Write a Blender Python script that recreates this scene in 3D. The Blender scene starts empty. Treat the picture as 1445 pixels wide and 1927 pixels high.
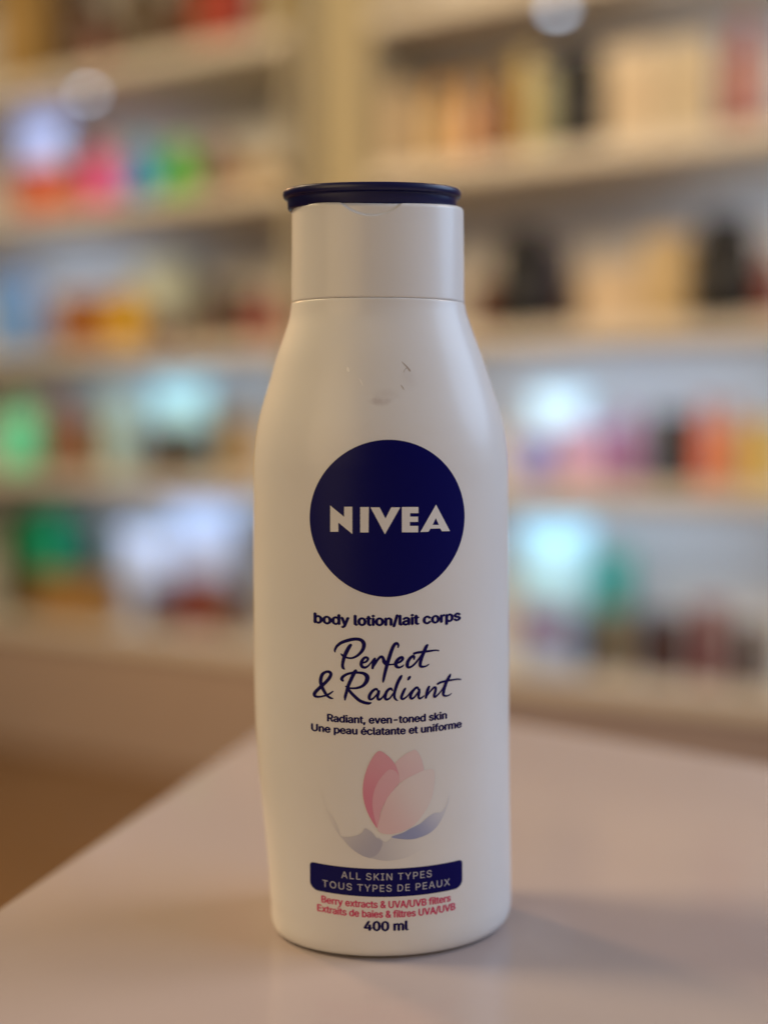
import bpy, bmesh, math, random
from mathutils import Vector, Matrix
from mathutils.geometry import delaunay_2d_cdt
sc = bpy.context.scene
COL = sc.collection
R = math.radians

# ---------------------------------------------------------------- camera
cam_d = bpy.data.cameras.new('camera')
cam = bpy.data.objects.new('camera', cam_d); COL.objects.link(cam)
cam_d.sensor_fit = 'VERTICAL'; cam_d.sensor_height = 36.0
cam_d.lens = 36.0 * 2000 / 1927
cam_d.clip_start = .02; cam_d.clip_end = 60
cam.location = (-.0019, -.294, .14164)
cam.rotation_euler = (Matrix.Rotation(R(90 - 4.67), 4, 'X') @ Matrix.Rotation(R(-.15), 4, 'Z')).to_euler()
cam_d.dof.use_dof = True
cam_d.dof.focus_distance = .2745
cam_d.dof.aperture_fstop = cam_d.lens / 15.3
sc.camera = cam

# ---------------------------------------------------------------- world and lamps
world = bpy.data.worlds.new('World'); sc.world = world; world.use_nodes = True
world.node_tree.nodes['Background'].inputs[0].default_value = (1.0, .90, .84, 1)
world.node_tree.nodes['Background'].inputs[1].default_value = .065
sc.view_settings.view_transform = 'Standard'; sc.view_settings.look = 'None'
sc.view_settings.exposure = .17; sc.view_settings.gamma = 1
sc.cycles.max_bounces = 6; sc.cycles.caustics_reflective = False; sc.cycles.caustics_refractive = False

def area(name, loc, target, size, power, color):
    d = bpy.data.lights.new(name, 'AREA'); d.shape = 'DISK'; d.size = size; d.energy = power; d.color = color
    o = bpy.data.objects.new(name, d); COL.objects.link(o); o.location = loc
    o.rotation_euler = (Vector(target) - Vector(loc)).to_track_quat('-Z', 'Y').to_euler()
    return o
area('warm_ceiling_lamp', (-1.35, 1.15, 1.25), (0, 0, 0), .32, 12.5, (1.0, .58, .27))
area('cool_window_lamp', (1.25, -.1, .75), (0, 0, .1), 1.0, 11, (.50, .70, 1.0))
area('front_room_lamp', (-.9, -1.7, .55), (0, .1, .1), 1.3, 8.8, (1.0, .735, .41))  # unseen fill lamp, added to brighten the bottle front
area('shelf_ceiling_lamp', (-1.3, .2, 1.75), (-.75, 2.6, .3), .8, 50, (1.0, .76, .44))
area('shelf_ceiling_lamp.001', (1.5, .3, 1.75), (.5, 2.0, .2), .8, 16, (1.0, .80, .66))

# ---------------------------------------------------------------- helpers
def srgb(h):
    v = [int(h[i:i+2], 16) / 255 for i in (0, 2, 4)]
    return tuple((x / 12.92 if x < .04045 else ((x + .055) / 1.055) ** 2.4) for x in v)
_m = {}
def mat(name, color, rough=.5, bump=0, bscale=300, coat=0, var=0, vscale=8, metal=0):
    if name in _m: return _m[name]
    m = bpy.data.materials.new(name); m.use_nodes = True; n = m.node_tree.nodes; l = m.node_tree.links
    b = n['Principled BSDF']; b.inputs['Base Color'].default_value = (*color, 1)
    b.inputs['Roughness'].default_value = rough; b.inputs['Metallic'].default_value = metal
    b.inputs['Coat Weight'].default_value = coat
    tc = n.new('ShaderNodeTexCoord')
    if var:
        z = n.new('ShaderNodeTexNoise'); z.inputs['Scale'].default_value = vscale; z.inputs['Detail'].default_value = 5
        l.new(tc.outputs['Object'], z.inputs['Vector'])
        r = n.new('ShaderNodeMix'); r.data_type = 'RGBA'
        r.inputs[6].default_value = (*[c * (1 - var) for c in color], 1); r.inputs[7].default_value = (*[min(1, c * (1 + var)) for c in color], 1)
        l.new(z.outputs['Fac'], r.inputs[0]); l.new(r.outputs[2], b.inputs['Base Color'])
    if bump:
        z = n.new('ShaderNodeTexNoise'); z.inputs['Scale'].default_value = bscale; z.inputs['Detail'].default_value = 4
        l.new(tc.outputs['Object'], z.inputs['Vector'])
        p = n.new('ShaderNodeBump'); p.inputs['Strength'].default_value = bump; p.inputs['Distance'].default_value = .0004
        l.new(z.outputs['Fac'], p.inputs['Height']); l.new(p.outputs[0], b.inputs['Normal'])
    _m[name] = m; return m
def link(name, me, m, parent=None, smooth=True, **props):
    o = bpy.data.objects.new(name, me); COL.objects.link(o)
    if m is not None and not me.materials: me.materials.append(m)
    if smooth:
        for p in me.polygons: p.use_smooth = True
    if parent: o.parent = parent
    for k, v in props.items(): o[k] = v
    return o
def empty(name, loc, rz=0, **props):
    o = bpy.data.objects.new(name, None); COL.objects.link(o); o.location = loc; o.rotation_euler = (0, 0, rz)
    o.empty_display_size = .02
    for k, v in props.items(): o[k] = v
    return o
def box_mesh(name, x0, x1, y0, y1, z0, z1, bev=0, seg=2):
    bm = bmesh.new(); bmesh.ops.create_cube(bm, size=1)
    for v in bm.verts: v.co = Vector(((x0 + x1) / 2 + v.co.x * (x1 - x0), (y0 + y1) / 2 + v.co.y * (y1 - y0), (z0 + z1) / 2 + v.co.z * (z1 - z0)))
    if bev: bmesh.ops.bevel(bm, geom=bm.edges[:], offset=bev, segments=seg, affect='EDGES', profile=.5)
    me = bpy.data.meshes.new(name); bm.to_mesh(me); bm.free(); return me
def lathe(name, prof, seg=32, sx=1, sy=1):
    vs, fs = [], []
    for r_, z_ in prof:
        for i in range(seg):
            a = 2 * math.pi * i / seg; vs.append((r_ * math.cos(a) * sx, r_ * math.sin(a) * sy, z_))
    for k in range(len(prof) - 1):
        for i in range(seg):
            j = (i + 1) % seg; fs.append((k * seg + i, k * seg + j, (k + 1) * seg + j, (k + 1) * seg + i))
    fs.append(tuple(range(seg))[::-1]); fs.append(tuple(range((len(prof) - 1) * seg, len(prof) * seg)))
    me = bpy.data.meshes.new(name); me.from_pydata(vs, [], fs); me.update(); return me

# ---------------------------------------------------------------- the room
TH = R(26.4274); O = Vector((-.0019, 2.226, 0))
EU = Vector((math.cos(TH), -math.sin(TH), 0)); EN = Vector((-math.sin(TH), -math.cos(TH), 0))   # along the shelves, out of them
def wall_frame(name, **p):          # local x along the shelf front, local -y toward the room
    return empty(name, O, -TH, **p)
FLOOR = -.80
m_floor = mat('brown_floor', (.20, .105, .042), .45, var=.3, vscale=3)
m_shelf = mat('shelf_white', (.72, .66, .57), .5, var=.04, vscale=4)
m_back = mat('shelf_back', (.60, .58, .57), .6, var=.05)
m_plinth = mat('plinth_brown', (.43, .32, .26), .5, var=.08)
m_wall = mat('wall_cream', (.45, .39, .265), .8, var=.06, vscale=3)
link('floor', box_mesh('floor', -4, 4, -2.2, 5, FLOOR - .05, FLOOR), m_floor, None, False, kind='structure')
w = link('wall', box_mesh('wall', -3.2, 2.6, .34, .44, FLOOR, 2.0), m_wall, None, False, kind='structure'); w.location = O; w.rotation_euler[2] = -TH
pil = link('wall_pillar', box_mesh('wall_pillar', -.235, -.055, .09, .338, FLOOR, 2.0, .004), m_wall, None, False, kind='structure'); pil.location = O; pil.rotation_euler[2] = -TH

BOARDS = [('T', 1.055, 1.095), ('A', .695, .735), ('B', .315, .355), ('C', -.028, .012), ('D', -.455, -.415)]
def shelving(u0, u1, label, ends, plinth):
    t = wall_frame('shelving_unit', label=label, category='shelf', group='white shelving units along the back wall')
    for _, z0, z1 in BOARDS:
        link('shelf_board', box_mesh('shelf_board', u0 + .021, u1 - .021, 0, .305, z0, z1, .003), m_shelf, t, False)
    link('shelf_board', box_mesh('shelf_board', u0 + .021, u1 - .021, 0, .305, 1.48, 1.52, .003), m_shelf, t, False)
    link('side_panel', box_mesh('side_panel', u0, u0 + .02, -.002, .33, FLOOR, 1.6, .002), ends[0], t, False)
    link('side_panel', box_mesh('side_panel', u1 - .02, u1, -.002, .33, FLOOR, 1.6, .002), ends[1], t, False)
    link('back_panel', box_mesh('back_panel', u0 + .021, u1 - .021, .307, .328, FLOOR, 1.6), m_back, t, False)
    link('plinth', box_mesh('plinth', u0 + .021, u1 - .021, .02, .304, FLOOR, -.457, .002), plinth, t, False)
    return t
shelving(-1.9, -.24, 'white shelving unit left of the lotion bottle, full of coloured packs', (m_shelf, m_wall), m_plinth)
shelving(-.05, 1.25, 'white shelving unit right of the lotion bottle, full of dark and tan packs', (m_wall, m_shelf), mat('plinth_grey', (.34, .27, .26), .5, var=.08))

# under-shelf lamps: small round cool pucks
m_glow = bpy.data.materials.new('puck_glow'); m_glow.use_nodes = True
_b = m_glow.node_tree.nodes['Principled BSDF']; _b.inputs['Emission Color'].default_value = (.62, .78, 1, 1); _b.inputs['Emission Strength'].default_value = 5
m_puck = mat('puck_rim', (.5, .5, .5), .4)
def puck(u, z, back, label):
    p = O + EU * u - EN * back; p.z = z
    t = empty('shelf_lamp', p, -TH, label=label, category='lamp', group='round lamps under the shelves')
    link('lamp_housing', lathe('lamp_housing', [(.022, -.010), (.026, -.008), (.026, 0)], 24), m_puck, t)
    link('lens', lathe('lens', [(.012, -.0125), (.017, -.0115), (.017, -.0102)], 24), m_glow, t)
puck(-.93, 1.055, .06, 'small round lamp under the top left shelf')
puck(.395, 1.055, .06, 'small round lamp under the top right shelf, above the black bottle')
def strip(u, z, length, power, color=(.60, .78, 1.0)):      # light bar behind the front edge of a board, shining in and down
    p = O + EU * u - EN * .028; p.z = z
    t = empty('light_bar', p, -TH, label=STRIPS[(u, z)], category='light bar', group='light bars under the shelf edges')
    link('bar_housing', box_mesh('bar_housing', -length / 2, length / 2, -.006, .004, -.012, -.0005, .001, 1), m_puck, t, False)
    d = bpy.data.lights.new('light_bar_lamp', 'AREA'); d.shape = 'RECTANGLE'; d.size = length; d.size_y = .012; d.energy = power; d.color = color
    l = bpy.data.objects.new('light_bar_lamp', d); COL.objects.link(l); l.parent = t; l.location = (0, .006, -.008)
    l.rotation_euler = Vector((0, .8, -.6)).to_track_quat('-Z', 'Y').to_euler()
STRIPS = {(-1.16, 1.055): 'light bar under the top left shelf edge, near the pale blue-white pack',
          (-1.17, .695): 'light bar under the second left shelf edge, over the light blue carton',
          (-.74, .315): 'long light bar over the fourth left shelf, above the dark olive tub',
          (-.70, -.028): 'long light bar over the lowest left shelf, above the bluish white pack',
          (.52, .315): 'long light bar over the fourth right shelf, above the icy blue pack',
          (.50, -.028): 'long light bar over the lowest right shelf, above the pale cyan pack',
          (.88, .695): 'light bar over the big black bottle at the right',
          (.80, 1.055): 'light bar under the top right shelf edge, above the salmon red bottle'}
for (u_, z_), (l_, p_) in zip(STRIPS, ((.36, .35), (.4, .6), (.80, .95), (.62, 1.0), (.84, 1.2), (.74, 1.15), (.34, .35), (.4, .3))): strip(u_, z_, l_, p_)
# ---------------------------------------------------------------- goods on the shelves
ITEMS = [  # the pale soft packs carry the cool shelf glow in their colour
('bottle', -0.994, 0.05, 1.095, 0.13, 0.299, '4a3222', '2a2018', 'brown_bottle', 'bottle', 'dark brown bottle, first from the left on the top left shelf'),
('jar', -0.851, 0.0, 1.095, 0.061, 0.083, '8a4a38', '6a3a2c', 'small_jar', 'jar', 'small reddish jar between the dark bottles on the top left shelf'),
('bottle', -0.778, 0.05, 1.095, 0.136, 0.273, '50402c', '3a3424', 'olive_bottle', 'bottle', 'grey-olive bottle in the middle of the top left shelf'),
('bottle', -0.62, 0.05, 1.095, 0.1, 0.218, '55321a', '2c1c10', 'brown_bottle', 'bottle', 'chestnut brown bottle beside the orange-red carton, top left shelf'),
('box', -0.528, 0.05, 1.095, 0.072, 0.201, '963c22', None, 'carton', 'carton', 'orange-red carton right of the chestnut bottle, top left shelf'),
('box', -0.452, 0.05, 1.095, 0.073, 0.206, '96302a', None, 'carton', 'carton', 'deep red carton, right of the orange-red one on the top left shelf'),
('bottle', -0.32, 0.05, 1.095, 0.089, 0.188, '8c7424', 'c0a85a', 'yellow_bottle', 'bottle', 'mustard yellow bottle at the right end of the top left shelf'),
('box', -1.169, 0.05, 1.095, 0.162, 0.317, '9a7c48', None, 'carton', 'carton', 'tan carton at the left end of the top left shelf'),
('jar', -1.153, 0.05, 0.735, 0.246, 0.139, 'd04c08', 'c06030', 'orange_tub', 'tub', 'wide orange tub at the left end of the second left shelf'),
('pouch', -1.2, 0.13, 0.735, 0.218, 0.306, 'b0bce8', None, 'white_pack', 'pack', 'pale blue-white soft pack, coloured as cool glow, behind the orange tub'),
('bottle', -0.907, 0.05, 0.735, 0.103, 0.183, 'f25aa6', 'e0a090', 'pink_bottle', 'bottle', 'pink bottle between the orange tub and the blue bottle'),
('bottle', -0.776, 0.05, 0.735, 0.102, 0.168, '0c90d8', '40b8d8', 'blue_bottle', 'bottle', 'blue bottle between the pink and the green bottle'),
('bottle', -0.653, 0.05, 0.735, 0.108, 0.151, '38b008', '58c030', 'green_bottle', 'bottle', 'bright green bottle right of the blue bottle'),
('bottle', -0.518, 0.05, 0.735, 0.088, 0.138, '6a3c1c', '7a5030', 'brown_bottle', 'bottle', 'brown bottle right of the green bottle'),
('box', -0.381, 0.05, 0.735, 0.109, 0.072, 'a88a58', None, 'carton', 'carton', 'tan carton at the right end of the second left shelf'),
('box', -1.261, 0.05, 0.355, 0.122, 0.219, '7aa8e4', None, 'carton', 'carton', 'light blue carton at the left end of the middle left shelf'),
('jar', -1.019, 0.05, 0.355, 0.197, 0.157, 'a05a04', '9a6418', 'amber_jar', 'jar', 'wide amber jar right of the light blue carton'),
('bottle', -0.84, 0.05, 0.355, 0.111, 0.164, 'd8a81c', 'c8a838', 'yellow_bottle', 'bottle', 'yellow bottle touching the amber jar on its right'),
('box', -0.782, 0.16, 0.355, 0.162, 0.246, 'b8c0b4', None, 'carton', 'carton', 'pale grey-green carton behind the small plum jar'),
('jar', -0.722, 0.05, 0.355, 0.079, 0.089, '5c2c2e', '4a2a2a', 'plum_jar', 'jar', 'small plum-coloured jar before the pale carton'),
('jar', -0.597, 0.05, 0.355, 0.024, 0.067, '905038', '905038', 'small_jar', 'jar', 'narrow rust jar left of the dark brown jar'),
('jar', -0.508, 0.05, 0.355, 0.124, 0.144, '5e4634', '4e3c30', 'brown_jar', 'jar', 'dark brown jar left of the red bottle'),
('bottle', -0.382, 0.05, 0.355, 0.089, 0.121, '963a34', 'a86050', 'red_bottle', 'bottle', 'dull red bottle at the right end of the middle left shelf'),
('bottle', -1.269, 0.05, 0.012, 0.145, 0.207, '70f0b8', 'b0c890', 'mint_bottle', 'bottle', 'mint green bottle at the left edge of the fourth left shelf'),
('bottle', -1.101, 0.05, 0.012, 0.099, 0.216, '7c4c3c', '8a5c4c', 'brown_bottle', 'bottle', 'reddish brown bottle right of the mint green bottle'),
('box', -0.983, 0.05, 0.012, 0.109, 0.147, '8e6a4c', None, 'carton', 'carton', 'tan-brown carton right of the reddish brown bottle, fourth left shelf'),
('box', -0.855, 0.05, 0.012, 0.075, 0.219, 'b4d4d4', None, 'carton', 'carton', 'pale aqua carton left of the dark olive tub'),
('jar', -0.708, 0.05, 0.012, 0.183, 0.124, '2e2416', '54442e', 'olive_tub', 'tub', 'dark olive tub in the middle of the fourth left shelf'),
('pouch', -0.711, 0.13, 0.012, 0.218, 0.255, 'a8d4d8', None, 'white_pack', 'pack', 'pale aqua soft pack in place of back light, behind the dark olive tub'),
('bottle', -0.474, 0.05, 0.012, 0.088, 0.165, 'a07c30', 'a88c50', 'gold_bottle', 'bottle', 'gold bottle at the right end of the fourth left shelf'),
('jar', -1.267, 0.05, -0.415, 0.131, 0.127, '2a3214', '20280f', 'dark_tub', 'tub', 'dark green-black tub at the left end of the lowest shelf'),
('pouch', -1.324, 0.13, -0.415, 0.153, 0.294, '107440', None, 'green_pack', 'pack', 'dark green soft pack behind the dark tub'),
('pouch', -1.197, 0.13, -0.415, 0.118, 0.314, '10b48c', None, 'teal_pack', 'pack', 'bright teal soft pack, second pack on the lowest left shelf'),
('pouch', -1.084, 0.13, -0.415, 0.108, 0.27, '1c5c60', None, 'teal_pack', 'pack', 'dark petrol-blue soft pack right of the bright teal one'),
('box', -1.014, 0.02, -0.415, 0.276, 0.131, 'a07840', None, 'carton', 'carton', 'low wide ochre carton before the teal packs'),
('pouch', -0.849, 0.13, -0.415, 0.204, 0.257, 'c8d8fa', None, 'white_pack', 'pack', 'bright bluish white soft pack, coloured as shelf glow, leaning behind the plum tub'),
('pouch', -0.632, 0.13, -0.415, 0.229, 0.332, 'b4c0dc', None, 'white_pack', 'pack', 'greyish blue soft pack at the right of the lowest left shelf'),
('jar', -0.748, 0.05, -0.415, 0.108, 0.099, '54302e', '4c2c2c', 'plum_tub', 'tub', 'dark plum tub on the lowest left shelf'),
('jar', -0.614, 0.05, -0.415, 0.12, 0.142, '8c4434', '7c4434', 'red_tub', 'tub', 'brick red tub right of the dark plum tub'),
('jar', -0.49, 0.05, -0.415, 0.08, 0.11, '7c5c40', '6c5038', 'brown_tub', 'tub', 'dull brown tub right of the brick red tub'),
('box', 0.018, 0.05, 0.735, 0.084, 0.199, 'a89478', None, 'carton', 'carton', 'grey-brown carton at the left end of the upper right shelf'),
('bottle', 0.11, 0.05, 0.735, 0.069, 0.198, 'c4a878', 'd09a3c', 'amber_bottle', 'bottle', 'sandy amber bottle right of the grey-brown carton'),
('bottle', 0.182, 0.05, 0.735, 0.053, 0.199, 'c8986c', 'd0a030', 'orange_bottle', 'bottle', 'peach orange bottle with a yellow cap, upper right shelf'),
('bottle', 0.26, 0.05, 0.735, 0.079, 0.211, '74400c', 'a08030', 'brown_bottle', 'bottle', 'amber brown bottle left of the pale yellow carton'),
('box', 0.326, 0.05, 0.735, 0.037, 0.225, 'ac9440', None, 'carton', 'carton', 'narrow mustard carton beside the amber brown bottle'),
('box', 0.369, 0.05, 0.735, 0.044, 0.184, '949a80', None, 'carton', 'carton', 'narrow pale green carton left of the black bottle'),
('bottle', 0.451, 0.004, 0.735, 0.074, 0.194, '060608', '060608', 'black_bottle', 'bottle', 'black bottle on the upper right shelf'),
('box', 0.561, 0.05, 0.735, 0.124, 0.206, 'b8a488', None, 'carton', 'carton', 'large tan carton right of the upper black bottle'),
('box', 0.677, 0.05, 0.735, 0.096, 0.204, 'b0a084', None, 'carton', 'carton', 'large olive-tan carton, second from the upper black bottle'),
('bottle', 0.783, 0.05, 0.735, 0.065, 0.223, 'a05848', 'a05038', 'red_bottle', 'bottle', 'salmon red bottle near the right edge of the upper right shelf'),
('jar', 0.221, 0.05, 0.355, 0.06, 0.119, '70402e', '7c5040', 'rust_jar', 'jar', 'rust brown jar beside the cap of the lotion bottle'),
('bottle', 0.325, 0.004, 0.355, 0.079, 0.217, '050609', '101018', 'black_bottle', 'bottle', 'black bottle on the middle right shelf, nearer the lotion bottle'),
('box', 0.368, 0.12, 0.355, 0.068, 0.202, '58505c', None, 'carton', 'carton', 'slate grey carton right of the black bottle on the middle shelf'),
('jar', 0.387, 0.12, 0.355, 0.062, 0.1, '7c5a42', '6c5040', 'brown_jar', 'jar', 'small brown jar before the slate grey carton'),
('box', 0.521, 0.05, 0.355, 0.129, 0.129, 'c4ae90', None, 'carton', 'carton', 'wide light tan carton on the middle right shelf'),
('box', 0.639, 0.05, 0.355, 0.094, 0.187, 'bca478', None, 'carton', 'carton', 'tall tan carton left of the big black bottle'),
('bottle', 0.761, 0.004, 0.355, 0.089, 0.207, '060507', '181820', 'black_bottle', 'bottle', 'big black bottle near the right edge of the middle shelf'),
('bottle', 0.845, 0.05, 0.355, 0.056, 0.139, '7c3c2e', '906058', 'red_bottle', 'bottle', 'brick red bottle cut by the right edge, middle shelf'),
('pouch', 0.375, 0.13, 0.012, 0.147, 0.208, 'c4e6f4', None, 'white_pack', 'pack', 'bright icy blue soft pack standing in for pale glow behind the lavender tub'),
('jar', 0.334, 0.05, 0.012, 0.075, 0.111, '9a9ae8', 'b0b0dc', 'lavender_tub', 'tub', 'lavender tub next to the side of the lotion bottle'),
('jar', 0.455, 0.05, 0.012, 0.13, 0.129, 'dcb4d4', 'c8b4e0', 'lilac_tub', 'tub', 'wide pale lilac tub right of the lavender tub'),
('bottle', 0.563, 0.05, 0.012, 0.057, 0.157, '985a90', 'a06ca0', 'mauve_bottle', 'bottle', 'mauve bottle left of the dark brown tub'),
('jar', 0.65, 0.05, 0.012, 0.089, 0.156, '0a0504', '201814', 'dark_tub', 'tub', 'blackish brown tub between the mauve and the orange bottles'),
('bottle', 0.728, 0.05, 0.012, 0.044, 0.181, 'd86010', 'b06030', 'orange_bottle', 'bottle', 'bright orange bottle right of the blackish tub'),
('bottle', 0.781, 0.05, 0.012, 0.047, 0.172, 'c08848', 'b87c50', 'orange_bottle', 'bottle', 'apricot bottle right of the bright orange one'),
('box', 0.846, 0.05, 0.012, 0.069, 0.139, 'c8b060', None, 'carton', 'carton', 'straw yellow carton at the right edge, fourth shelf'),
('pouch', 0.37, 0.13, -0.415, 0.186, 0.327, 'b8e6f2', None, 'white_pack', 'pack', 'pale cyan soft pack standing in for cyan glow behind the magenta tub'),
('pouch', 0.514, 0.13, -0.415, 0.097, 0.26, '2c8c84', None, 'teal_pack', 'pack', 'sea green soft pack on the lowest right shelf'),
('jar', 0.349, 0.05, -0.415, 0.069, 0.131, '902068', '80447c', 'magenta_tub', 'tub', 'dark magenta tub beside the lotion bottle'),
('jar', 0.415, 0.05, -0.415, 0.039, 0.136, 'a06888', '98708c', 'pink_jar', 'jar', 'dusty pink jar right of the dark magenta tub'),
('jar', 0.47, 0.05, -0.415, 0.053, 0.128, '4c5c74', '5c6878', 'blue_jar', 'jar', 'slate blue jar before the sea green pack'),
('jar', 0.539, 0.05, -0.415, 0.06, 0.14, '847048', '8c7850', 'khaki_jar', 'jar', 'khaki jar right of the slate blue jar'),
('jar', 0.64, 0.05, -0.415, 0.108, 0.136, '48302e', '4c3c3c', 'brown_tub', 'tub', 'wide dark brown tub right of the khaki jar'),
('jar', 0.741, 0.05, -0.415, 0.067, 0.172, '74322e', '844c44', 'red_tub', 'tub', 'brownish red tub on the lowest right shelf'),
('jar', 0.824, 0.05, -0.415, 0.074, 0.134, '443028', '4c3c34', 'dark_tub', 'tub', 'dark chocolate tub at the right edge of the lowest shelf'),
('box', 0.405, 0.005, -0.415, 0.128, 0.077, 'a8c0ec', None, 'carton', 'carton', 'low pale blue carton at the front of the lowest right shelf'),
]
GROUP = {'bottle': 'bottles standing on the shelves', 'jar': 'jars and tubs standing on the shelves', 'box': 'cartons standing on the shelves', 'pouch': 'soft packs standing on the shelves'}
def product(kind, u, back, z, w, h, col, cap, name, cat, label):
    dep = {'bottle': w, 'jar': w, 'box': min(w * .8, .08), 'pouch': min(w * .4, .06)}[kind]
    if 'low pale' in label: dep = .035
    if 'low wide' in label: dep = .07
    dep = min(dep, .2)
    p = O + EU * u - EN * (back + dep / 2); p.z = z + .0005
    rz = -TH + random.uniform(-.08, .08) * (1 if kind in ('bottle', 'jar') else .5)
    t = empty(name, p, rz, label=label, category=cat, group=GROUP[kind])
    c = mat('paint_' + col, srgb(col), .75 if 'black' in name or 'dark' in name else .38, var=.06, vscale=20)
    if kind == 'bottle':
        dark = 'black_bottle' in name; r = w / 2 * (1.38 if dark else 1); sh = h * (.86 if dark else .80); cr = 1.5 if dark else 1
        ob = link('bottle_body', lathe('bottle_body', [(r * .9, 0), (r, h * .02), (r, sh * .86), (r * .93, sh * .93), (r * .62, sh * .985), (r * .5, sh), (r * .5, sh + h * .01)], 36, 1, dep / w), c, t)
        ck = mat('cap_' + cap, srgb(cap), .35, var=.04)
        link('cap', lathe('cap', [(r * .56 * cr, sh + h * .012), (r * .58 * cr, sh + h * .02), (r * .56 * cr, h * .99), (r * .52 * cr, h)], 28), ck, t)
        link('label_band', lathe('label_band', [(r * 1.004, sh * .2), (r * 1.006, sh * .205), (r * 1.006, sh * .695), (r * 1.004, sh * .7)], 36, 1, dep / w), mat('band_' + col, tuple(min(1, x * 1.25 + .01) for x in srgb(col)), .5), t)
    elif kind == 'jar':
        r = w / 2
        link('jar_body', lathe('jar_body', [(r * .88, 0), (r * .97, h * .03), (r, h * .1), (r, h * .62), (r * .96, h * .70)], 36, 1, dep / w), c, t)
        ck = mat('cap_' + cap, srgb(cap), .35, var=.04)
        link('lid', lathe('lid', [(r * .97, h * .705), (r * 1.0, h * .72), (r * 1.0, h * .96), (r * .95, h)], 36, 1, dep / w), ck, t)
    elif kind == 'box':
        link('carton_body', box_mesh('carton_body', -w / 2, w / 2, -dep / 2, dep / 2, 0, h - .002, .0015), c, t, False)
        link('tuck_flap', box_mesh('tuck_flap', -w / 2 + .002, w / 2 - .002, -dep / 2 + .002, dep / 2 - .002, h - .0018, h, .0005, 1), c, t, False)
        link('front_panel', box_mesh('front_panel', -w * .36, w * .36, -dep / 2 - .0012, -dep / 2 - .0002, h * .25, h * .72), mat('band_' + col, tuple(min(1, x * 1.2 + .01) for x in srgb(col)), .5), t, False)
    else:
        bm = bmesh.new(); nu, nv = 14, 16; g = {}
        for side in (0, 1):
            for i in range(nu + 1):
                for j in range(nv + 1):
                    a, b = i / nu, j / nv
                    th = dep / 2 * (math.sin(math.pi * a) ** .5) * (1 - b ** 3) ** .6 if 0 < i < nu else 0
                    edge = i in (0, nu) or j == nv
                    if edge: th = 0
                    if edge and side and (i, j) in g: g[(side, i, j)] = g[(i, j)]; continue
                    v = bm.verts.new(((a - .5) * w * (1 - .06 * math.sin(math.pi * b)), (th if side else -th) + .002 * math.sin(a * 9 + b * 7), b * h * (1 - .03 * math.sin(math.pi * a))))
                    g[(side, i, j)] = v
                    if edge: g[(i, j)] = v
        for side in (0, 1):
            for i in range(nu):
                for j in range(nv):
                    q = [g[(side, i, j)], g[(side, i + 1, j)], g[(side, i + 1, j + 1)], g[(side, i, j + 1)]]
                    if side: q.reverse()
                    try: bm.faces.new(q)
                    except ValueError: pass
        try: bm.faces.new([g[(0, i, 0)] for i in range(nu, -1, -1)] + [g[(1, i, 0)] for i in range(1, nu)])
        except ValueError: pass
        me = bpy.data.meshes.new('pack_body'); bm.to_mesh(me); bm.free()
        link('pack_body', me, c, t)
        link('seal_strip', box_mesh('seal_strip', -w / 2 + .003, w / 2 - .003, -.0015, .0015, h * .985, h * 1.02, .0006, 1), c, t, False)
random.seed(4)
for it in ITEMS: product(*it)

# ---------------------------------------------------------------- table
m_table = mat('table_laminate', (.42, .355, .345), .34, bump=.25, bscale=90, var=.06, vscale=9)
_tb = m_table.node_tree.nodes['Principled BSDF']; _tb.inputs['Coat Weight'].default_value = .45; _tb.inputs['Coat Roughness'].default_value = .06
m_edge = mat('table_edge', (.42, .33, .26), .5)
tb = empty('table', (0, 0, 0), 0, label='pale beige table top that the lotion bottle stands on', category='table')
corner = Vector((-.0365, .271)); dl = Vector((-.293, -.956)).normalized(); dr = Vector((.83, -.557)).normalized()
P = [corner, corner + dr * 1.3, corner + dr * 1.3 + dl * 1.1, corner + dl * 1.1]
bm = bmesh.new()
top = [bm.verts.new((p.x, p.y, 0)) for p in P]; f = bm.faces.new(top)
if f.normal.z < 0 or True: bm.normal_update()
ext = bmesh.ops.extrude_face_region(bm, geom=[f])
for v in [e for e in ext['geom'] if isinstance(e, bmesh.types.BMVert)]: v.co.z = -.03
bmesh.ops.recalc_face_normals(bm, faces=bm.faces[:])
bmesh.ops.bevel(bm, geom=[e for e in bm.edges], offset=.003, segments=3, affect='EDGES', profile=.5)
me = bpy.data.meshes.new('table_top'); bm.to_mesh(me); bm.free()
link('table_top', me, m_table, tb, False)
ctr = sum((p for p in P), Vector((0, 0))) / 4
for p in P:
    q = ctr + (p - ctr) * .88
    link('leg', box_mesh('leg', q.x - .022, q.x + .022, q.y - .022, q.y + .022, FLOOR, -.031, .003), m_edge, tb, False)

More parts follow.
